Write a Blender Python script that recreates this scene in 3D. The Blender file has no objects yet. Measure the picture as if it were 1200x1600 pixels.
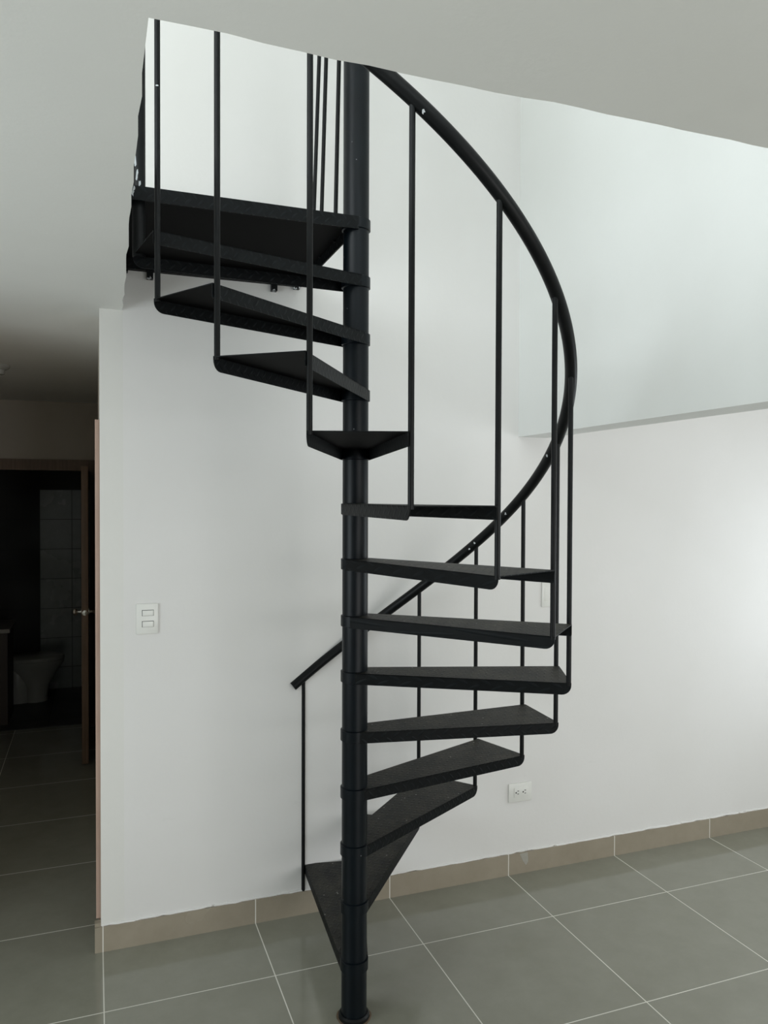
import bpy, bmesh, math, random
from mathutils import Vector, Matrix

random.seed(7)
scene = bpy.context.scene
COL = scene.collection

# ------------------------------------------------------------------ camera
cam_data = bpy.data.cameras.new('camera')
cam_data.sensor_fit = 'VERTICAL'
cam_data.sensor_height = 36.0
cam_data.sensor_width = 27.0
cam_data.lens = 1213.2 / 1600.0 * 36.0
cam_data.clip_start = 0.05
cam = bpy.data.objects.new('camera', cam_data)
COL.objects.link(cam)
CR = Vector((0.93717938, -0.34883075, 0.00345129))
CU = Vector((0.00279497, 0.01740139, 0.99984468))
CF = Vector((0.34883663, 0.93702417, -0.01728319))
m = Matrix.Identity(4)
for i in range(3):
    m[i][0] = CR[i]; m[i][1] = CU[i]; m[i][2] = -CF[i]
m.translation = Vector((0.1474, -3.2098, 1.7781))
cam.matrix_world = m
scene.camera = cam

# ------------------------------------------------------------------ exposure, world, light
scene.view_settings.view_transform = 'Standard'
scene.view_settings.look = 'None'
scene.view_settings.gamma = 1.0
scene.view_settings.use_curve_mapping = False
scene.view_settings.exposure = 0.0

world = bpy.data.worlds.new('sky')
scene.world = world
world.use_nodes = True
bg = world.node_tree.nodes['Background']
bg.inputs['Color'].default_value = (0.78, 0.88, 1.0, 1.0)
bg.inputs['Strength'].default_value = 1.0

def area(name, loc, direction, sx, sy, power, color):
    l = bpy.data.lights.new(name, 'AREA')
    l.shape = 'RECTANGLE'; l.size = sx; l.size_y = sy
    l.energy = power; l.color = color
    o = bpy.data.objects.new(name, l)
    COL.objects.link(o)
    o.location = loc
    o.rotation_euler = Vector(direction).to_track_quat('-Z', 'Y').to_euler()
    return o

COOL = (0.90, 0.97, 1.0)
area('daylight_front', (2.4, -5.97, 1.2), (0, 1, 0), 3.0, 2.0, 74, (1.0, 0.98, 0.945))
area('daylight_left', (-2.17, -1.9, 1.5), (1, 0, 0), 1.9, 1.2, 37, (0.88, 0.97, 1.0))
area('daylight_right', (4.17, -1.0, 1.35), (-1, 0, 0), 1.3, 1.0, 14, COOL)
area('daylight_upstairs', (0.45, -4.97, 4.1), (0, 1, 0), 3.1, 1.7, 23, (0.95, 1.0, 0.97))
area('side_wall_fill_upstairs', (-2.22, -3.0, 4.1), (1, 0, 0), 3.0, 1.6, 84, (0.93, 0.99, 1.0))  # added lamp, out of view, brightening the side wall of the void

# ------------------------------------------------------------------ materials
def srgb(r, g, b):
    f = lambda c: (c / 255 / 12.92) if c / 255 <= 0.04045 else ((c / 255 + 0.055) / 1.055) ** 2.4
    return (f(r), f(g), f(b), 1.0)

class NT:
    def __init__(self, name):
        self.m = bpy.data.materials.new(name)
        self.m.use_nodes = True
        self.t = self.m.node_tree
        self.b = self.t.nodes['Principled BSDF']
    def n(self, kind, **kw):
        nd = self.t.nodes.new(kind)
        for k, v in kw.items(): setattr(nd, k, v)
        return nd
    def l(self, a, b): self.t.links.new(a, b)
    def coord(self):
        return self.n('ShaderNodeTexCoord').outputs['Object']
    def noise(self, scale, detail=4.0, vec=None, rough=0.55):
        nd = self.n('ShaderNodeTexNoise')
        nd.inputs['Scale'].default_value = scale
        nd.inputs['Detail'].default_value = detail
        nd.inputs['Roughness'].default_value = rough
        self.l(vec or self.coord(), nd.inputs['Vector'])
        return nd.outputs['Fac']
    def ramp(self, fac, stops):
        nd = self.n('ShaderNodeValToRGB')
        el = nd.color_ramp.elements
        while len(el) < len(stops): el.new(0.5)
        for e, (p, c) in zip(el, stops):
            e.position = p; e.color = c
        self.l(fac, nd.inputs['Fac'])
        return nd.outputs['Color']
    def math(self, op, a, b=None):
        nd = self.n('ShaderNodeMath', operation=op)
        for i, v in enumerate((a, b)):
            if v is None: continue
            if isinstance(v, (int, float)): nd.inputs[i].default_value = v
            else: self.l(v, nd.inputs[i])
        return nd.outputs[0]
    def bump(self, h, strength, dist=0.002):
        nd = self.n('ShaderNodeBump')
        nd.inputs['Strength'].default_value = strength
        nd.inputs['Distance'].default_value = dist
        self.l(h, nd.inputs['Height'])
        self.l(nd.outputs['Normal'], self.b.inputs['Normal'])
    def mix(self, fac, a, b):
        nd = self.n('ShaderNodeMix', data_type='RGBA')
        if isinstance(fac, (int, float)): nd.inputs[0].default_value = fac
        else: self.l(fac, nd.inputs[0])
        for sock, v in ((nd.inputs[6], a), (nd.inputs[7], b)):
            if isinstance(v, tuple): sock.default_value = v
            else: self.l(v, sock)
        return nd.outputs[2]
    def base(self, c):
        if isinstance(c, tuple): self.b.inputs['Base Color'].default_value = c
        else: self.l(c, self.b.inputs['Base Color'])
    def set(self, rough=0.5, metal=0.0, spec=0.5):
        self.b.inputs['Roughness'].default_value = rough
        self.b.inputs['Metallic'].default_value = metal
        self.b.inputs['Specular IOR Level'].default_value = spec

def plaster(name, c1, c2, bump=0.12, rough=0.85):
    k = NT(name)
    k.base(k.ramp(k.noise(1.3, 5), [(0.35, c1), (0.7, c2)]))
    k.bump(k.noise(55, 6), bump, 0.003)
    k.set(rough, spec=0.25)
    return k.m

M = {}
M['wall'] = plaster('white_wall_paint', (0.745, 0.735, 0.715, 1), (0.775, 0.765, 0.75, 1))
k = NT('white_wall_paint_patched')
sep = k.n('ShaderNodeSeparateXYZ'); k.l(k.coord(), sep.inputs[0])
base_c = k.ramp(k.noise(1.3, 5), [(0.35, (0.745, 0.735, 0.715, 1)), (0.7, (0.775, 0.765, 0.75, 1))])
band = k.math('MULTIPLY', k.math('LESS_THAN', sep.outputs[0], 0.252), k.math('LESS_THAN', sep.outputs[2], 2.51))
base_c = k.mix(k.math('MULTIPLY', band, 0.7), base_c, (0.735, 0.73, 0.69, 1))
low = k.math('LESS_THAN', sep.outputs[2], 0.6)
mp = k.n('ShaderNodeMapping'); mp.inputs['Scale'].default_value = (3.0, 3.0, 9.0); k.l(k.coord(), mp.inputs['Vector'])
scuff = k.ramp(k.noise(2.0, 7, vec=mp.outputs[0], rough=0.7), [(0.62, (0, 0, 0, 1)), (0.75, (0.35, 0.35, 0.35, 1))])
base_c = k.mix(k.math('MULTIPLY', low, scuff), base_c, (0.60, 0.60, 0.57, 1))
k.base(base_c); k.bump(k.noise(55, 6), 0.12, 0.003); k.set(0.85, spec=0.25)
M['wall_patched'] = k.m
k = NT('dirty_plaster_bead')
k.base(k.ramp(k.noise(24, 6, rough=0.75), [(0.60, (0.745, 0.735, 0.715, 1)), (0.70, (0.30, 0.27, 0.22, 1))]))
k.set(0.9, spec=0.2); M['bead'] = k.m
M['ceiling'] = plaster('ceiling_paint', (0.81, 0.81, 0.775, 1), (0.85, 0.85, 0.815, 1), 0.2)
M['upper'] = plaster('upper_wall_paint', (0.80, 0.81, 0.785, 1), (0.83, 0.84, 0.82, 1), 0.1)

TILE = (0.235, 0.222, 0.188, 1)
def grout_mask(k, axes, x0, y0, step, width):
    sep = k.n('ShaderNodeSeparateXYZ'); k.l(k.coord(), sep.inputs[0])
    out = None
    for ax, o in zip(axes, (x0, y0)):
        v = k.math('SUBTRACT', sep.outputs[ax], o)
        v = k.math('DIVIDE', v, step)
        v = k.math('FRACT', k.math('ADD', v, 100.5))
        v = k.math('ABSOLUTE', k.math('SUBTRACT', v, 0.5))
        v = k.math('LESS_THAN', v, width / step / 2)
        out = v if out is None else k.math('MAXIMUM', out, v)
    return out

def tile_mat(name, axes, x0, y0, step, width, tile, tile2, grout, rough):
    k = NT(name)
    g = grout_mask(k, axes, x0, y0, step, width)
    c = k.ramp(k.noise(6, 8, rough=0.7), [(0.35, tile), (0.7, tile2)])
    k.base(k.mix(g, c, grout))
    rn = k.ramp(k.noise(3.0, 3), [(0.3, (rough * 0.85,) * 3 + (1,)), (0.75, (rough * 1.3,) * 3 + (1,))])
    k.l(k.mix(g, rn, (0.7, 0.7, 0.7, 1)), k.b.inputs['Roughness'])
    inv = k.math('SUBTRACT', 1.0, g)
    k.bump(inv, 0.25, 0.001)
    k.b.inputs['Specular IOR Level'].default_value = 0.55
    return k.m
M['floor'] = tile_mat('grey_porcelain_tile', (0, 1), 0.172, -0.389, 0.6, 0.0042,
                      (0.232, 0.230, 0.184, 1), (0.265, 0.264, 0.216, 1), (0.66, 0.65, 0.58, 1), 0.10)
M['skirt'] = tile_mat('porcelain_skirting_tile', (0,), 0.172, 0, 0.6, 0.0042,
                      (0.30, 0.262, 0.20, 1), (0.345, 0.302, 0.235, 1), (0.70, 0.68, 0.62, 1), 0.22)
M['hall'] = plaster('hallway_warm_cast_paint', (0.66, 0.60, 0.52, 1), (0.70, 0.64, 0.56, 1))  # warm cast of the hallway light tinted into the paint
M['bath_tile'] = tile_mat('bathroom_dimmed_tile', (0, 2), -0.33, 0.20, 0.275, 0.006,  # tile colour darkened in place of the bathroom's low light
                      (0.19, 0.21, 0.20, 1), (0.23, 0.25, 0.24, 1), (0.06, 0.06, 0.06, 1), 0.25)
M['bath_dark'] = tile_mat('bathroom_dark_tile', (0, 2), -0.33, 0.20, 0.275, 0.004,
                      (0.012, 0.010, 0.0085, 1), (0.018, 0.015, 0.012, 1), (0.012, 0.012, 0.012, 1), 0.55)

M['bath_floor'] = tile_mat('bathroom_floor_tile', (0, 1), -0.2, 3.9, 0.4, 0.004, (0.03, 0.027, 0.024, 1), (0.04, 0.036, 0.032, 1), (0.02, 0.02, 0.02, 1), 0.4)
k = NT('black_steel_paint')
k.base(k.ramp(k.noise(14, 6), [(0.35, (0.0035, 0.0042, 0.0046, 1)), (0.75, (0.007, 0.008, 0.0085, 1))]))
k.bump(k.noise(90, 3), 0.06, 0.001); k.set(0.42, spec=0.18)
M['black'] = k.m

k = NT('black_pole_paint')
vor = k.n('ShaderNodeTexVoronoi'); vor.inputs['Scale'].default_value = 26.0; vor.inputs['Randomness'].default_value = 1.0
k.l(k.coord(), vor.inputs['Vector'])
speck = k.math('MULTIPLY', k.math('LESS_THAN', vor.outputs['Distance'], 0.05), k.math('GREATER_THAN', k.noise(9, 2), 0.58))
c = k.ramp(k.noise(10, 6), [(0.35, (0.0013, 0.0032, 0.0050, 1)), (0.75, (0.0028, 0.0056, 0.0082, 1))])
k.base(k.mix(speck, c, (0.16, 0.17, 0.18, 1)))
k.bump(k.noise(60, 3), 0.05, 0.001); k.set(0.38, spec=0.20)
M['pole'] = k.m

def checker(name, dust):
    """checker plate: short raised bars, turned a quarter in every second cell"""
    k = NT(name)
    co = k.coord()
    mp = k.n('ShaderNodeMapping'); mp.inputs['Rotation'].default_value[2] = math.radians(33)
    mp.inputs['Scale'].default_value = (42, 42, 42)
    k.l(co, mp.inputs['Vector'])
    sp = k.n('ShaderNodeSeparateXYZ'); k.l(mp.outputs[0], sp.inputs[0])
    X = k.math('ADD', sp.outputs[0], 200.0); Y = k.math('ADD', sp.outputs[1], 200.0)
    if not dust:     # folded edges: bars run slantwise down the face
        so = k.n('ShaderNodeSeparateXYZ'); k.l(co, so.inputs[0])
        u = k.math('ADD', k.math('MULTIPLY', so.outputs[0], 27.0), k.math('MULTIPLY', so.outputs[1], 19.0))
        w = k.math('MULTIPLY', so.outputs[2], 27.0)
        X = k.math('ADD', k.math('ADD', u, w), 200.0); Y = k.math('ADD', k.math('SUBTRACT', u, w), 200.0)
    fx = k.math('SUBTRACT', k.math('FRACT', X), 0.5); fy = k.math('SUBTRACT', k.math('FRACT', Y), 0.5)
    par = k.math('FLOORED_MODULO', k.math('ADD', k.math('FLOOR', X), k.math('FLOOR', Y)), 2.0)
    def ell(a, b):
        p = k.math('POWER', k.math('ABSOLUTE', k.math('DIVIDE', a, 0.52)), 2.0)
        q = k.math('POWER', k.math('ABSOLUTE', k.math('DIVIDE', b, 0.17)), 2.0)
        return k.math('MAXIMUM', k.math('SUBTRACT', 1.0, k.math('ADD', p, q)), 0.0)
    e1, e2 = ell(fx, fy), ell(fy, fx)
    h = k.math('ADD', k.math('MULTIPLY', e1, par), k.math('MULTIPLY', e2, k.math('SUBTRACT', 1.0, par)))
    bar = k.math('GREATER_THAN', h, 0.15)
    k.bump(h, 0.4 if dust else 0.35, 0.004)
    if dust:
        dark = k.ramp(k.noise(20, 5), [(0.35, (0.006, 0.007, 0.0072, 1)), (0.75, (0.011, 0.0125, 0.0125, 1))])
        n = k.ramp(k.noise(9, 10, rough=0.82), [(0.40, (0.0, 0.0, 0.0, 1)), (0.68, (0.85, 0.85, 0.85, 1))])
        fine = k.ramp(k.noise(130, 4, rough=0.7), [(0.40, (0.35, 0.35, 0.35, 1)), (0.62, (1, 1, 1, 1))])
        mm = k.n('ShaderNodeMix', data_type='RGBA', blend_type='MULTIPLY'); mm.inputs[0].default_value = 1.0
        k.l(n, mm.inputs[6]); k.l(fine, mm.inputs[7])
        c = k.mix(mm.outputs[2], dark, (0.085, 0.076, 0.056, 1))
        c = k.mix(k.math('MULTIPLY', bar, 0.28), c, (0.018, 0.021, 0.022, 1))
        v = k.n('ShaderNodeTexVoronoi'); v.inputs['Scale'].default_value = 55.0; k.l(co, v.inputs['Vector'])
        vs = k.n('ShaderNodeSeparateColor'); k.l(v.outputs['Color'], vs.inputs[0])
        sp2 = k.math('MULTIPLY', k.math('LESS_THAN', v.outputs['Distance'], 0.16), k.math('GREATER_THAN', vs.outputs[0], 0.94))
        k.base(k.mix(sp2, c, (0.30, 0.30, 0.27, 1)))
        k.set(0.55, spec=0.25)
    else:
        dark = k.ramp(k.noise(20, 5), [(0.35, (0.0022, 0.003, 0.0034, 1)), (0.75, (0.0045, 0.006, 0.0066, 1))])
        k.base(k.mix(k.math('MULTIPLY', bar, 0.5), dark, (0.0075, 0.010, 0.0115, 1)))
        k.set(0.55, spec=0.14)
    return k.m
M['tread_top'] = checker('dusty_checker_plate', True)
M['tread_side'] = checker('black_checker_plate', False)

def plain(name, c, rough=0.5, metal=0.0, spec=0.5, n=8):
    k = NT(name)
    k.base(k.ramp(k.noise(n, 4), [(0.3, tuple(x * 0.92 for x in c[:3]) + (1,)), (0.7, c)]))
    k.set(rough, metal, spec)
    return k.m
M['white_plastic'] = plain('white_plastic', (0.80, 0.80, 0.76, 1), 0.35)
M['slot'] = plain('dark_slot', (0.02, 0.02, 0.02, 1), 0.6)
M['chip'] = plain('bare_white_chip', (0.62, 0.64, 0.66, 1), 0.7)
M['smear'] = plain('grey_white_smear', (0.42, 0.45, 0.47, 1), 0.6, n=160)
M['dried'] = plain('dried_plaster', (0.36, 0.345, 0.30, 1), 0.6, n=90)
M['chrome'] = plain('brushed_chrome', (0.75, 0.74, 0.70, 1), 0.18, 1.0)
M['china'] = plain('dimmed_white_china', (0.45, 0.45, 0.42, 1), 0.15)  # white glaze greyed so the bathroom gloom sits in its colour
M['frame_white'] = plain('white_aluminium', (0.75, 0.76, 0.76, 1), 0.4)
M['counter'] = plain('granite_counter', (0.35, 0.33, 0.30, 1), 0.15, n=60)
M['cabinet'] = plain('dark_cabinet', (0.05, 0.035, 0.025, 1), 0.5)

def wood(name, c1, c2):
    k = NT(name)
    mp = k.n('ShaderNodeMapping'); mp.inputs['Scale'].default_value = (30, 30, 1.6)
    k.l(k.coord(), mp.inputs['Vector'])
    k.base(k.ramp(k.noise(2.2, 6, vec=mp.outputs[0]), [(0.3, c1), (0.7, c2)]))
    k.set(0.45)
    return k.m
M['under'] = plain('dull_black_underside', (0.0030, 0.0029, 0.0028, 1), 0.65, spec=0.05)
M['rust'] = plain('rust_stain', (0.11, 0.075, 0.045, 1), 0.8, n=60)
M['wood'] = wood('brown_door_wood', (0.185, 0.118, 0.075, 1), (0.265, 0.175, 0.118, 1))
M['wood_pale'] = wood('pale_casing_wood', (0.40, 0.27, 0.21, 1), (0.50, 0.36, 0.29, 1))

# ------------------------------------------------------------------ mesh helpers
def finish(name, bm, mats, parent=None, smooth=False):
    bmesh.ops.recalc_face_normals(bm, faces=bm.faces[:])
    me = bpy.data.meshes.new(name)
    bm.to_mesh(me); bm.free()
    if not isinstance(mats, (list, tuple)): mats = [mats]
    for x in mats: me.materials.append(x)
    if smooth:
        for p in me.polygons: p.use_smooth = True
        try: me.set_sharp_from_angle(angle=math.radians(35))
        except Exception: pass
    o = bpy.data.objects.new(name, me)
    COL.objects.link(o)
    if parent is not None: o.parent = parent
    return o

def box(bm, x0, x1, y0, y1, z0, z1, mat=0, bevel=0.0):
    g = bmesh.ops.create_cube(bm, size=1.0)
    for v in g['verts']:
        v.co = Vector(((x0 + x1) / 2 + v.co.x * (x1 - x0), (y0 + y1) / 2 + v.co.y * (y1 - y0), (z0 + z1) / 2 + v.co.z * (z1 - z0)))
    fs = {f for v in g['verts'] for f in v.link_faces}
    for f in fs: f.material_index = mat
    if bevel:
        es = list({e for v in g['verts'] for e in v.link_edges})
        bmesh.ops.bevel(bm, geom=es, offset=bevel, segments=2, affect='EDGES', profile=0.5)

def boxobj(name, dims, mat, parent=None, bevel=0.0):
    bm = bmesh.new(); box(bm, *dims, bevel=bevel)
    return finish(name, bm, mat, parent, smooth=bevel > 0)

def tube(bm, pts, r, seg=12, cap=True):
    pts = [Vector(p) for p in pts]
    rings = []
    prev = None
    for i, p in enumerate(pts):
        a = pts[max(i - 1, 0)]; b = pts[min(i + 1, len(pts) - 1)]
        t = (b - a).normalized()
        up = Vector((0, 0, 1)) if abs(t.z) < 0.95 else Vector((1, 0, 0))
        if prev is not None: up = prev
        s = t.cross(up).normalized(); u = s.cross(t).normalized()
        prev = u
        rr = r[i] if isinstance(r, (list, tuple)) else r
        rings.append([bm.verts.new(p + (s * math.cos(2 * math.pi * j / seg) + u * math.sin(2 * math.pi * j / seg)) * rr) for j in range(seg)])
    for q0, q1 in zip(rings, rings[1:]):
        for j in range(seg):
            bm.faces.new((q0[j], q0[(j + 1) % seg], q1[(j + 1) % seg], q1[j]))
    if cap:
        bm.faces.new(rings[0][::-1]); bm.faces.new(rings[-1])

def tubeobj(name, pts, r, mat, parent=None, seg=12):
    bm = bmesh.new(); tube(bm, pts, r, seg)
    return finish(name, bm, mat, parent, smooth=True)

def lathe(bm, prof, c, axis='z', seg=28):
    """prof: list of (radius, height)"""
    c = Vector(c); rings = []
    for r, h in prof:
        ring = []
        for j in range(seg):
            a = 2 * math.pi * j / seg
            q = {'z': (r * math.cos(a), r * math.sin(a), h), 'x': (h, r * math.cos(a), r * math.sin(a)),
                 'y': (r * math.cos(a), h, r * math.sin(a))}[axis]
            ring.append(bm.verts.new(c + Vector(q)))
        rings.append(ring)
    for q0, q1 in zip(rings, rings[1:]):
        for j in range(seg): bm.faces.new((q0[j], q0[(j + 1) % seg], q1[(j + 1) % seg], q1[j]))
    bm.faces.new(rings[0][::-1]); bm.faces.new(rings[-1])

def prism(bm, outline, z0, z1, mat=0, mat_top=None, mat_low=None):
    lo = [bm.verts.new((x, y, z0)) for x, y in outline]
    hi = [bm.verts.new((x, y, z1)) for x, y in outline]
    n = len(outline)
    f = bm.faces.new(lo[::-1]); f.material_index = mat if mat_low is None else mat_low
    f = bm.faces.new(hi); f.material_index = mat if mat_top is None else mat_top
    for i in range(n):
        f = bm.faces.new((lo[i], lo[(i + 1) % n], hi[(i + 1) % n], hi[i])); f.material_index = mat

def empty(name, loc=(0, 0, 0)):
    o = bpy.data.objects.new(name, None)
    COL.objects.link(o); o.location = loc; o.empty_display_size = 0.1
    return o

def tag(o, label, cat, group=None, kind=None):
    o['label'] = label; o['category'] = cat
    if group: o['group'] = group
    if kind: o['kind'] = kind
    return o

def struct(o, label, cat):
    return tag(o, label, cat, kind='structure')

def wall_with_holes(name, axis, plane0, plane1, a0, a1, z0, z1, holes, mat):
    """a wall slab across one axis with rectangular holes (a0, a1, z0, z1), built of abutting blocks in one mesh"""
    bm = bmesh.new()
    xs = sorted({a0, a1, *[h[0] for h in holes], *[h[1] for h in holes]})
    zs = sorted({z0, z1, *[h[2] for h in holes], *[h[3] for h in holes]})
    for xa, xb in zip(xs, xs[1:]):
        for za, zb in zip(zs, zs[1:]):
            cx, cz = (xa + xb) / 2, (za + zb) / 2
            if any(h[0] < cx < h[1] and h[2] < cz < h[3] for h in holes): continue
            if axis == 'y': box(bm, xa, xb, plane0, plane1, za, zb)
            else: box(bm, plane0, plane1, xa, xb, za, zb)
    bmesh.ops.remove_doubles(bm, verts=bm.verts[:], dist=1e-5)
    return finish(name, bm, mat)

# ------------------------------------------------------------------ the setting
CZ = 2.51          # underside of the ceiling
UZ = 2.73          # upper floor level
TOP = 5.2
XL, XR, YF = -2.2, 4.2, -6.0
SX = 2.016         # face of the upper side wall
HX0, HX1, HY = -0.75, 0.165, 3.25

struct(boxobj('floor', (XL - 0.2, XR + 0.2, YF - 0.2, 4.85, -0.12, 0.0), M['floor']), 'grey polished porcelain tile floor with thin white joints', 'floor')

# ceiling slab with the ragged stair opening
bm = bmesh.new()
def ceil_piece(poly): prism(bm, poly, CZ, UZ)
edge_left, edge_near = [], []
def lerp(a, b, t): return a + (b - a) * t
for i in range(25):
    t = i / 24
    j = 0 if i in (0, 24) else random.uniform(-0.0035, 0.0035)
    edge_left.append((lerp(0.226, 0.249, t) + j, lerp(-1.962, 0.0, t)))
for i in range(31):
    t = i / 30
    j = 0 if i in (0, 30) else random.uniform(-0.003, 0.003)
    edge_near.append((lerp(0.226, SX, t), -1.962 + j + (0.006 if 2 < i < 12 else 0)))
ceil_piece([(XL - 0.2, -1.962)] + edge_left + [(XL - 0.2, 0.0)])
ceil_piece([(XL - 0.2, YF - 0.2), (XR + 0.2, YF - 0.2), (XR + 0.2, -1.962)] + edge_near[::-1] + [(XL - 0.2, -1.962)])
ceil_piece([(SX + 0.15, -1.962), (XR + 0.2, -1.962), (XR + 0.2, 0.0), (SX + 0.15, 0.0)])
box(bm, HX0 - 0.15, HX1, 0.0, HY + 0.1, CZ, UZ)
struct(finish('ceiling', bm, M['ceiling']), 'white plaster ceiling cut away above the spiral staircase', 'ceiling')

# back wall, both storeys, with plain end at the hallway
bm = bmesh.new()
box(bm, HX1, XR + 0.2, 0.0, 0.15, 0.0, TOP)
box(bm, XL - 0.2, HX1, 0.0, 0.15, UZ, TOP)
struct(finish('wall_back', bm, M['wall_patched']), 'tall white painted wall behind the spiral staircase', 'wall')
# side wall over the lintel
bm = bmesh.new()
box(bm, SX, SX + 0.15, -1.962, 0.0, 2.07, TOP)
box(bm, SX, SX + 0.15, -5.0, -1.962, UZ, TOP)
struct(finish('wall_side', bm, M['upper']), 'bright white side wall of the stair void ending in a lintel', 'wall')
struct(boxobj('wall_left_end', (XL, HX0, 0.0, 0.15, 0.0, CZ), M['wall']), 'white wall left of the hallway mouth', 'wall')
# room walls out of the picture that carry the windows
W_FRONT, W_LEFT, W_RIGHT, W_UP, W_UPL = (0.9, 3.9, 0.2, 2.2), (-2.85, -0.95, 0.9, 2.1), (-1.65, -0.35, 0.85, 1.85), (-1.1, 2.0, 3.25, 4.95), (-4.5, -1.5, 3.3, 4.9)
struct(wall_with_holes('wall_front', 'y', YF - 0.15, YF, XL - 0.2, XR + 0.2, 0, CZ, [W_FRONT], M['wall']), 'white wall behind the camera with wide window', 'wall')
struct(wall_with_holes('wall_left', 'x', XL - 0.15, XL, YF, 0.15, 0, CZ, [W_LEFT], M['wall']), 'white wall of the room on the left with window', 'wall')
struct(wall_with_holes('wall_right', 'x', XR, XR + 0.15, YF, 0.0, 0, CZ, [W_RIGHT], M['wall']), 'white wall on the far right with window', 'wall')
struct(wall_with_holes('wall_upper_front', 'y', -5.15, -5.0, -2.4, SX + 0.15, UZ, TOP, [W_UP], M['upper']), 'upper storey wall with window', 'wall')
struct(wall_with_holes('wall_upper_left', 'x', -2.4, -2.25, -5.0, 0.0, UZ, TOP, [W_UPL], M['upper']), 'upper storey wall on the left', 'wall')
struct(boxobj('ceiling_upper', (-2.4, SX + 0.15, -5.15, 0.15, TOP, TOP + 0.1), M['ceiling']), 'upper storey ceiling', 'ceiling')

def window(n, axis, plane, w, label):
    a0, a1, z0, z1 = w
    bm = bmesh.new(); t = 0.05
    def b(p0, p1, q0, q1):
        if axis == 'y': box(bm, p0, p1, plane - 0.09, plane - 0.04, q0, q1)
        else:
            s = -1 if plane < 0 else 1
            lo, hi = sorted((plane + s * 0.04, plane + s * 0.09))
            box(bm, lo, hi, p0, p1, q0, q1)
    b(a0, a0 + t, z0, z1); b(a1 - t, a1, z0, z1)
    b(a0 + t, a1 - t, z0, z0 + t); b(a0 + t, a1 - t, z1 - t, z1)
    c = (a0 + a1) / 2; b(c - t / 2, c + t / 2, z0 + t, z1 - t)
    struct(finish('window_%d' % n, bm, M['frame_white']), label, 'window')
window(1, 'y', YF, W_FRONT, 'wide white framed window behind the camera')
window(2, 'x', XL, W_LEFT, 'white framed window in the left wall')
window(3, 'x', XR, W_RIGHT, 'white framed window in the right wall')
window(4, 'y', -5.0, W_UP, 'white framed window of the upper storey')
window(5, 'x', -2.25, W_UPL, 'unseen white framed window added upstairs to light the side wall')  # unseen opening added for the light on the side wall

# hallway and bathroom
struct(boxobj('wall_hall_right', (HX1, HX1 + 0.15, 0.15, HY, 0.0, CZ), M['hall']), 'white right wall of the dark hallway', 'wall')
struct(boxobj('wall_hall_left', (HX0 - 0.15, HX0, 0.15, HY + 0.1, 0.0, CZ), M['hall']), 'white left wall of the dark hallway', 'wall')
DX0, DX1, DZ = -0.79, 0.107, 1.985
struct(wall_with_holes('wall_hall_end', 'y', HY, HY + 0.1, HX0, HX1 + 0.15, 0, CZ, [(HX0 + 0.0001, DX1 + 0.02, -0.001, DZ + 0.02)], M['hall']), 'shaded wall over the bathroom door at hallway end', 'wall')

BX0, BX1, BY0, BY1 = -1.35, 0.35, HY + 0.1, 4.6
bm = bmesh.new()
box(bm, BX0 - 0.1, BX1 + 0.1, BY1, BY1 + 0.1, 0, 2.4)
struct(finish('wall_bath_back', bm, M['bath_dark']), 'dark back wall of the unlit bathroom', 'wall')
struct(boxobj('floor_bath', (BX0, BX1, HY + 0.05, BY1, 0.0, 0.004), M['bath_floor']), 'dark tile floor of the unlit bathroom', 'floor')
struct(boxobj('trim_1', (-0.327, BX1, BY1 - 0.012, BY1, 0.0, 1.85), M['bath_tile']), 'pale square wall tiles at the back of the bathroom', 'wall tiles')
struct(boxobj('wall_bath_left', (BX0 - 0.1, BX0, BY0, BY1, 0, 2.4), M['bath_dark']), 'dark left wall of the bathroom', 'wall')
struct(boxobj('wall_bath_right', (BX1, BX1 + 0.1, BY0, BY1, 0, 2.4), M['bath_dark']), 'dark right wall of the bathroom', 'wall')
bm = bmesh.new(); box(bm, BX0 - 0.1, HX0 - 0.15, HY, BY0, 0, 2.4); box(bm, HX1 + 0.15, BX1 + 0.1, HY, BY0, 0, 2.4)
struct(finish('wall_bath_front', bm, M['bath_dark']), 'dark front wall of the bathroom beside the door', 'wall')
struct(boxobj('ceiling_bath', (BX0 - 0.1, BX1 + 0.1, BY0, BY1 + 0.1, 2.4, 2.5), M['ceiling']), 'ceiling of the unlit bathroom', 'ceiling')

# skirting
bm = bmesh.new()
box(bm, 0.142, SX + 2.18, -0.010, 0.0, 0.0, 0.0985)
box(bm, 0.142, HX1, 0.0, 0.028, 0.0, 0.112)
bb = struct(finish('baseboard_back', bm, M['skirt']), 'grey tile skirting along the foot of the white wall', 'skirting')
# rough bead of plaster along the top of the skirting
bm = bmesh.new()
pts = []
for i in range(140):
    t = i / 139
    pts.append((lerp(0.168, 4.19, t), -0.0015, 0.1 + random.uniform(-0.002, 0.004)))
tube(bm, pts, [random.uniform(0.003, 0.0065) for _ in pts], 6)
struct(finish('trim_2', bm, M['bead'], smooth=True), 'rough white plaster bead along the skirting top', 'plaster bead')

bm = bmesh.new()
prism(bm, [(2.032, 0.094), (2.075, 0.096), (2.078, 0.052), (2.066, 0.036), (2.048, 0.060)], -0.0008, 0.0)
bmesh.ops.transform(bm, matrix=Matrix(((1, 0, 0, 0), (0, 0, 1, -0.0099), (0, 1, 0, 0), (0, 0, 0, 1))), verts=bm.verts[:])
o = finish('plaster_smear', bm, M['dried'], bb); o['label'] = 'pale dried plaster smear'

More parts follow.
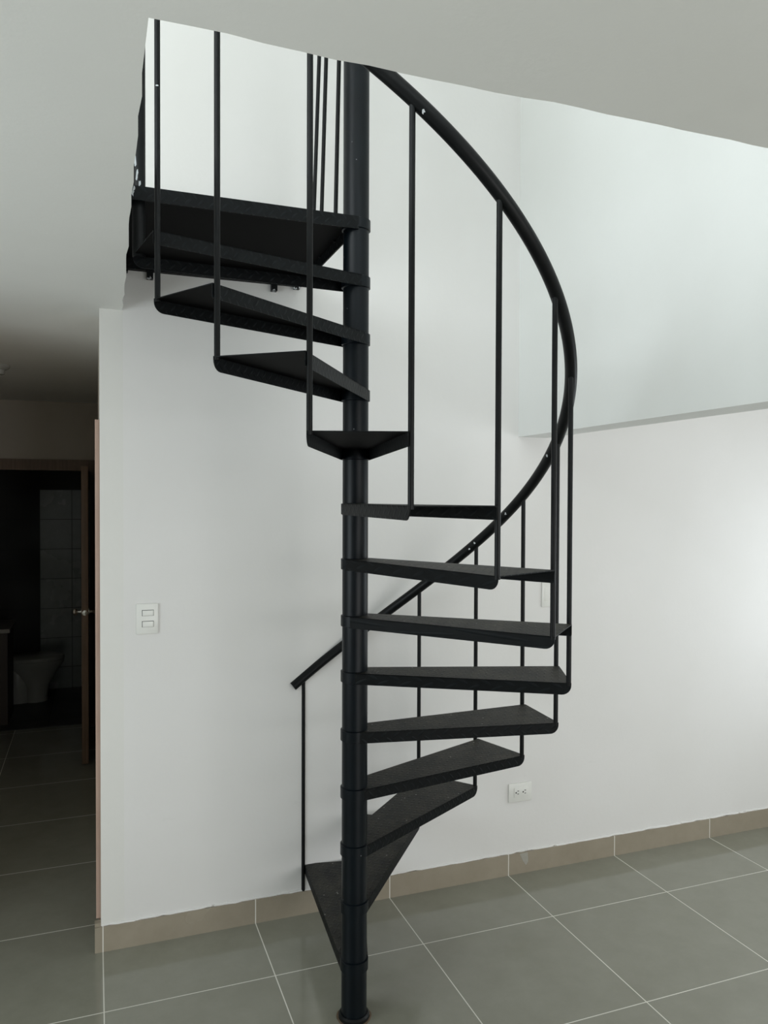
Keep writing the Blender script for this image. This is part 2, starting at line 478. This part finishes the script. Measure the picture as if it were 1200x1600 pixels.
# casing of the door round the corner (seen edge on)
d1 = boxobj('door_1', (HX1 - 0.006, HX1, 0.11, 0.93, 0.0, 2.0), M['wood'])
struct(d1, 'wooden door in the right hallway wall, its pale casing at the wall corner', 'door')
bm = bmesh.new()
box(bm, 0.1475, HX1, 0.03, 0.11, 0.117, 2.083); box(bm, 0.1475, HX1, 0.93, 1.01, 0.0, 2.083); box(bm, 0.1475, HX1, 0.11, 0.93, 2.003, 2.083)
o = finish('door_frame', bm, M['wood_pale'], d1); o['label'] = 'pale wooden casing'

# bathroom door: frame, open leaf, knob
d2 = empty('door_2', (DX1, HY, 0))
struct(d2, 'brown wooden bathroom door standing open at the hallway end', 'door')
def child(o, parent):
    o.parent = parent; o.matrix_parent_inverse = Matrix.Translation(-parent.location); return o
bm = bmesh.new()
box(bm, DX0 + 0.04, DX1 + 0.055, HY - 0.02, HY + 0.1, DZ, DZ + 0.083)
box(bm, DX1, DX1 + 0.055, HY - 0.02, HY + 0.1, 0.0, DZ)
child(finish('door_frame', bm, M['wood']), d2)
YK = 2.285
leaf = child(boxobj('door_leaf', (0.062, 0.104, YK - 0.01, HY - 0.022, 0.012, 1.985), M['wood'], bevel=0.002), d2)
bm = bmesh.new()
for s, x in ((-1, 0.062), (1, 0.104)):
    lathe(bm, [(0.024, 0.0), (0.024, 0.004 * s), (0.010, 0.006 * s), (0.008, 0.024 * s), (0.016, 0.030 * s), (0.024, 0.040 * s), (0.021, 0.052 * s), (0.010, 0.056 * s)], (x, YK + 0.055, 1.016), 'x', 20)
o = finish('door_knob', bm, M['chrome'], smooth=True); o['label'] = 'chrome round knob'; child(o, d2)
bm = bmesh.new()
lathe(bm, [(0.017, 0.0), (0.017, -0.003), (0.008, -0.004), (0.008, -0.010), (0.003, -0.011)], (0.083, YK - 0.01, 1.016), 'y', 18)
o = finish('latch', bm, M['chrome'], smooth=True); child(o, d2)

# ------------------------------------------------------------------ spiral staircase
CX, CY, R = 0.9751, -0.7076, 0.7082
ZN = [0.0, 0.2083, 0.4082, 0.6032, 0.7977, 0.9939, 1.1939, 1.3826, 1.5751, 1.7608, 1.9459, 2.1434, 2.3318, 2.5219, 2.7116]
TH = [89.7, 69.5, 49.0, 27.6, 7.0, -13.7, -34.3, -54.6, -76.3, -97.0, -117.6, -138.6, -159.4, -180.0]
PR = 0.0435
POLE_TOP = 3.85
stair = empty('spiral_staircase', (CX, CY, 0))
tag(stair, 'black steel spiral staircase winding up round a pole through the ceiling opening', 'staircase')
OX = lambda x, y, z=0: (x - CX, y - CY, z)    # world -> staircase

bm = bmesh.new()
lathe(bm, [(PR, 0.0), (PR, POLE_TOP)], (0, 0, 0), 'z', 40)
finish('center_pole', bm, M['pole'], stair, smooth=True)
bm = bmesh.new()
lathe(bm, [(0.050, 0.0), (0.053, 0.004), (0.053, 0.014), (0.047, 0.020)], (0, 0, 0), 'z', 40)
finish('base_ring', bm, M['black'], stair, smooth=True)

bm = bmesh.new()
lathe(bm, [(0.050, 0.0), (0.060, 0.0008), (0.056, 0.0035), (0.050, 0.0036)], (0, 0, 0), 'z', 40)
for v in bm.verts:
    f_ = 1 + 0.05 * math.sin(3 * math.atan2(v.co.y, v.co.x) + 1) + random.uniform(-0.02, 0.02)
    v.co.x *= f_; v.co.y *= f_
o = finish('rust_rim', bm, M['rust'], stair, smooth=True); o['label'] = 'brown rusted rim'

def polar(deg, r): return Vector((math.cos(math.radians(deg)) * r, math.sin(math.radians(deg)) * r, 0))

FL, PT = 0.038, 0.003     # flange depth, plate thickness
def flange(bm, a, b, zt, n_out, rnd, mat):
    """folded-down edge from inner point a to outer point b; outer lower corner rounded by rnd"""
    a = Vector(a); b = Vector(b); d = (b - a); L = d.length; d.normalize()
    prof = [(0, 0), (0, -FL), (L - rnd, -FL)]
    for i in range(1, 7):
        t = math.pi / 2 * i / 6
        prof.append((L - rnd + rnd * math.sin(t), -FL + rnd * (1 - math.cos(t))))
    prof.append((L, 0))
    n = Vector(n_out).normalized() * PT
    f0 = [bm.verts.new(a + d * s + Vector((0, 0, zt + h))) for s, h in prof]
    f1 = [bm.verts.new(a + d * s + Vector((0, 0, zt + h)) - n) for s, h in prof]
    m_ = len(prof)
    fs = [bm.faces.new(f0), bm.faces.new(f1[::-1])]
    for i in range(m_): fs.append(bm.faces.new((f0[i], f0[(i + 1) % m_], f1[(i + 1) % m_], f1[i])))
    for f in fs: f.material_index = mat

for n in range(1, 14):
    tf, tb = TH[n - 1], TH[n]
    tm = (tf + tb) / 2
    ro = R + 0.0085
    pf, pb = polar(tf - math.degrees(0.008 / R), ro), polar(tb - math.degrees(0.006 / R), ro)
    w = 0.0475
    af, ab = polar(tm + 90, w), polar(tm - 90, w)
    z = ZN[n]
    bm = bmesh.new()
    prism(bm, [tuple(v[:2]) for v in (af, pf, pb, ab)], z - PT, z, 0, 1, 2)
    nf = Vector((0, 0, 1)).cross(pf - af); nf = nf if nf.dot(polar(tm + 90, 1)) > 0 else -nf
    nb = Vector((0, 0, 1)).cross(pb - ab); nb = nb if nb.dot(polar(tm - 90, 1)) > 0 else -nb
    flange(bm, af, pf, z - 0.0001, nf, 0.004, 0)
    flange(bm, ab, pb, z - 0.0001, nb, 0.030, 0)
    bmesh.ops.recalc_face_normals(bm, faces=bm.faces[:])
    tr = finish('tread', bm, [M['tread_side'], M['tread_top'], M['under']], stair)
    bm = bmesh.new()
    lathe(bm, [(PR, z - 0.038), (0.0485, z - 0.036), (0.0485, z - 0.001), (PR, z + 0.001)], (0, 0, 0), 'z', 40)
    finish('collar', bm, M['pole'], tr, smooth=True)

HR = 1.012
def rail_z(k):
    i = max(0, min(12, int(math.floor(k)))); t = k - i
    return lerp(ZN[i], ZN[i + 1], t) + HR
def rail_th(k):
    i = max(0, min(12, int(math.floor(k)))); t = k - i
    return lerp(TH[i], TH[i + 1], t)
# smooth helix fitted through the baluster heads
def rail_zs(k): return 1.012 + 0.1955 * k
def rail_ts(k): return 90.0 - 20.76 * k
RR = 0.0195
pts = []
for i in range(-2, 13 * 12 + 1):
    k_ = i / 12.0
    v = polar(rail_ts(k_), R); pts.append((v.x, v.y, rail_zs(k_)))
rail = tubeobj('handrail', pts, RR, M['black'], stair, seg=18)

for k_ in range(14):
    v = polar(TH[k_], R)
    zb = 0.0 if k_ == 0 else ZN[k_] - 0.010
    zt = rail_zs((90.0 - TH[k_]) / 20.76)
    if k_ == 13:
        px, py, _ = OX(0.2755, -0.715)
        o = tubeobj('newel_post', [(px, py, ZN[13] - 0.01), (px, py, 3.72)], 0.0195, M['black'], stair, 18)
    else:
        bal = tubeobj('baluster', [(v.x, v.y, zb), (v.x, v.y, zt)], 0.0080, M['black'], stair, 12)
        if k_ == 12: bal_far = bal

# chips where bare metal and old white paint show
def chip(bm, c, n, s, tall=1.0):
    n = Vector(n).normalized(); u = n.cross(Vector((0, 0, 1))).normalized(); v = n.cross(u); c = Vector(c)
    ring = []
    for i in range(9):
        a = 2 * math.pi * i / 9; q = s * random.uniform(0.35, 1.2)
        ring.append(c + (u * math.cos(a) + v * math.sin(a) * tall) * q)
    b0 = [bm.verts.new(p - n * 0.002) for p in ring]; b1 = [bm.verts.new(p + n * 0.0006) for p in ring]
    bm.faces.new(b1); bm.faces.new(b0[::-1])
    for i in range(9): bm.faces.new((b0[i], b0[(i + 1) % 9], b1[(i + 1) % 9], b1[i]))
camp = Vector((0.1474 - CX, -3.2098 - CY, 1.7781))
for k_, up in ((3.02, 0.25), (2.9, -0.1), (3.65, 0.2), (4.75, 0.5), (8.88, -0.6)):
    v = polar(rail_ts(k_), R); c = Vector((v.x, v.y, rail_zs(k_)))
    d = (camp - c).normalized(); d = (d + Vector((0, 0, up))).normalized()
    t = (Vector((*polar(rail_ts(k_ + .05), R)[:2], rail_zs(k_ + .05))) - c).normalized()
    d = (d - t * d.dot(t)).normalized()
    bm = bmesh.new(); chip(bm, c + d * RR, d, 0.0055)
    o = finish('paint_chip', bm, M['chip'], rail); o['label'] = 'white scuff on the rail'

v = polar(TH[12], R); d = (camp - Vector((v.x, v.y, 2.9))); d.z = 0; d.normalize()
bm = bmesh.new(); chip(bm, Vector((v.x, v.y, 2.915)) + d * 0.008, d, 0.0042)
o = finish('paint_chip', bm, M['chip'], bal_far); o['label'] = 'white chip on the baluster'

# landing plate with folded edges
LZ = 2.7125
lx0, lx1, ly0, ly1 = 0.243, 0.968, -0.757, -0.002
x0, y0, _ = OX(lx0, ly0); x1, y1, _ = OX(lx1, ly1)
bm = bmesh.new()
box(bm, x0, x1, y0, y1, LZ - 0.004, LZ, 0)
box(bm, x0, x1, y0, y0 + 0.005, LZ - 0.042, LZ - 0.004, 0)
box(bm, x1 - 0.005, x1, y0 + 0.005, y1, LZ - 0.042, LZ - 0.004, 0)
box(bm, x0, x0 + 0.005, y0 + 0.005, y1, LZ - 0.042, LZ - 0.004, 0)
box(bm, x0 + 0.005, x1 - 0.005, y1 - 0.03, y1, LZ - 0.046, LZ - 0.004, 0)
for f in bm.faces:
    if f.calc_center_median().z > LZ - 0.001: f.material_index = 1
    elif abs(f.calc_center_median().z - (LZ - 0.004)) < 1e-4 and f.calc_area() > 0.1: f.material_index = 2
land = finish('landing', bm, [M['tread_side'], M['tread_top'], M['under']], stair)
bm = bmesh.new()
lathe(bm, [(PR, LZ - 0.036), (0.0485, LZ - 0.034), (0.0485, LZ - 0.001), (PR, LZ + 0.001)], (0, 0, 0), 'z', 40)
finish('collar', bm, M['pole'], land, smooth=True)
for xw in (0.258, 0.352, 0.846, 0.942):
    bx, by, _ = OX(xw, -0.002)
    bm = bmesh.new()
    hgt = 0.030 if xw in (0.352, 0.846) else 0.012
    box(bm, bx - 0.012, bx + 0.012, by - 0.026, by, LZ - 0.046 - hgt, LZ - 0.044)
    o = finish('anchor_bracket', bm, M['black'], land)
    bm = bmesh.new()
    for q in range(3):
        chip(bm, (bx + random.uniform(-0.012, 0.012), by - 0.027, LZ - 0.046 - hgt + random.uniform(-0.002, 0.006)), (0, -1, 0), 0.005)
    finish('plaster_crumb', bm, M['chip'], o)
# smears of white paint by the slab edge
px, py, _ = OX(0.2755, -0.715)
for dx, z, sz, tall in ((-0.012, 2.792, 0.0045, 4.5), (-0.006, 2.755, 0.005, 4.0), (0.002, 2.728, 0.004, 3.0)):
    bm = bmesh.new()
    chip(bm, (px + dx, py - math.sqrt(0.0195 ** 2 - dx * dx), z), (dx * 50, -1, 0), sz, tall)
    o = finish('paint_smear', bm, M['smear'], land); o['label'] = 'white paint smear'
for dx, z, sz, tall in ((-0.022, 2.690, 0.007, 1.6), (-0.016, 2.702, 0.005, 1.6)):
    bm = bmesh.new()
    chip(bm, (px + dx, y0 - 0.0005, z), (0, -1, 0), sz, tall)
    o = finish('paint_smear', bm, M['smear'], land); o['label'] = 'white paint smear'

# guard rail of the landing
for yb, yt in ((-0.505, -0.548), (-0.31, -0.374), (-0.19, -0.268)):
    gx, gy, _ = OX(0.962, yb); _, gy2, _ = OX(0.962, lerp(yb, yt, 1.8))
    tubeobj('guard_rod', [(gx, gy, LZ - 0.01), (gx, gy2, 3.80)], 0.0078, M['black'], stair, 12)
gx, gy, _ = OX(0.962, -0.70); _, gy2, _ = OX(0.962, -0.03)
tubeobj('guard_rail', [(gx, gy, 3.81), (gx, gy2, 3.81)], 0.0175, M['black'], stair, 14)

# ------------------------------------------------------------------ fittings
def plate(bm, x0, x1, z0, z1, y, d):
    box(bm, x0, x1, y - d, y, z0, z1, bevel=0.0035)

# two gang switch on the wall
sx0, sx1, sz0, sz1 = 0.298, 0.382, 1.238, 1.359
sw = boxobj('light_switch', (sx0, sx1, -0.008, 0.0, sz0, sz1), M['white_plastic'], bevel=0.0035)
tag(sw, 'white two rocker light switch on wall near the hallway corner', 'light switch')
for zc in (1.322, 1.278):
    boxobj('switch_well', (0.320, 0.365, -0.0083, -0.006, zc - 0.012, zc + 0.012), M['slot'], sw)
    bm = bmesh.new(); box(bm, 0.322, 0.3635, -0.0115, -0.0075, zc - 0.0112, zc + 0.0102, bevel=0.0012)
    finish('rocker', bm, M['white_plastic'], sw, smooth=True)

# duplex outlet
ox0, ox1, oz0, oz1 = 1.972, 2.097, 0.343, 0.432
ot = boxobj('wall_outlet', (ox0, ox1, -0.008, 0.0, oz0, oz1), M['white_plastic'], bevel=0.0035)
tag(ot, 'white double power outlet low on the wall above the skirting', 'outlet')
fx0, fx1 = 2.0, 2.078
boxobj('socket_face', (fx0, fx1, -0.0105, -0.0075, 0.366, 0.412), M['white_plastic'], ot, 0.001)
for cx_ in (2.014, 2.052):
    bm = bmesh.new()
    lathe(bm, [(0.0035, 0.0), (0.0035, -0.003)], (cx_ - 0.004, -0.0085, 0.389), 'y', 12)
    box(bm, cx_ + 0.003, cx_ + 0.011, -0.0112, -0.0095, 0.3945, 0.3975)
    box(bm, cx_ + 0.003, cx_ + 0.011, -0.0112, -0.0095, 0.3805, 0.3835)
    finish('socket', bm, M['slot'], ot)

bp = boxobj('wall_plate', (2.146, 2.218, -0.007, 0.0, 1.262, 1.382), M['white_plastic'], bevel=0.0035)
tag(bp, 'white blank wall plate behind the balusters on the right', 'wall plate')
boxobj('insert', (2.160, 2.204, -0.0085, -0.0065, 1.29, 1.354), M['white_plastic'], bp, 0.0008)

# ceiling lamp holder in the hallway
lampx, lampy = -0.345, 1.58
lh = empty('ceiling_lamp_holder', (lampx, lampy, CZ))
tag(lh, 'small white lamp holder on the dark hallway ceiling', 'lamp holder')
bm = bmesh.new(); lathe(bm, [(0.052, 0.0), (0.052, -0.012), (0.042, -0.022), (0.030, -0.026)], (0, 0, 0), 'z', 32)
finish('base', bm, M['china'], lh, smooth=True)
bm = bmesh.new(); lathe(bm, [(0.026, -0.024), (0.024, -0.05), (0.020, -0.052)], (0, 0, 0), 'z', 24)
finish('socket', bm, M['china'], lh, smooth=True)

# toilet
tx, ty = -0.35, 4.20
to = empty('toilet', (tx, ty, 0)); to.rotation_euler[2] = math.radians(90)
tag(to, 'white toilet standing in the unlit bathroom', 'toilet')
def ovals(bm, rows, seg=32):
    rings = []
    for cx_, cy_, rx, ry, z in rows:
        rings.append([bm.verts.new((cx_ + rx * math.cos(2 * math.pi * j / seg), cy_ + ry * math.sin(2 * math.pi * j / seg), z)) for j in range(seg)])
    for q0, q1 in zip(rings, rings[1:]):
        for j in range(seg): bm.faces.new((q0[j], q0[(j + 1) % seg], q1[(j + 1) % seg], q1[j]))
    bm.faces.new(rings[0][::-1]); bm.faces.new(rings[-1])
bm = bmesh.new()
ovals(bm, [(0, -0.01, 0.105, 0.10, 0.0), (0, -0.01, 0.10, 0.095, 0.04), (0, -0.01, 0.10, 0.11, 0.14), (0, 0.0, 0.13, 0.18, 0.25), (0, 0.0, 0.175, 0.235, 0.33), (0, 0.0, 0.18, 0.24, 0.36)])
ovals(bm, [(0, 0.14, 0.10, 0.14, 0.0), (0, 0.15, 0.10, 0.14, 0.34)], 24)
finish('bowl', bm, M['china'], to, smooth=True)
bm = bmesh.new()
ovals(bm, [(0, 0.005, 0.183, 0.242, 0.362), (0, 0.005, 0.188, 0.247, 0.372), (0, 0.005, 0.185, 0.244, 0.392), (0, 0.005, 0.16, 0.22, 0.40)])
finish('seat_lid', bm, M['china'], to, smooth=True)
bm = bmesh.new(); box(bm, -0.165, 0.165, 0.23, 0.385, 0.36, 0.64, bevel=0.02)
finish('tank', bm, M['china'], to, smooth=True)
bm = bmesh.new(); box(bm, -0.172, 0.172, 0.224, 0.388, 0.64, 0.67, bevel=0.008)
finish('tank_lid', bm, M['china'], to, smooth=True)

# washstand corner
va = empty('bathroom_vanity', (-0.895, 3.69, 0))
tag(va, 'dark bathroom vanity with stone top at the far left edge', 'vanity')
bm = bmesh.new(); box(bm, -0.40, 0.40, -0.22, 0.24, 0.0, 0.722); finish('cabinet', bm, M['cabinet'], va)
bm = bmesh.new(); box(bm, -0.42, 0.42, -0.25, 0.26, 0.722, 0.754, bevel=0.004); finish('countertop', bm, M['counter'], va)
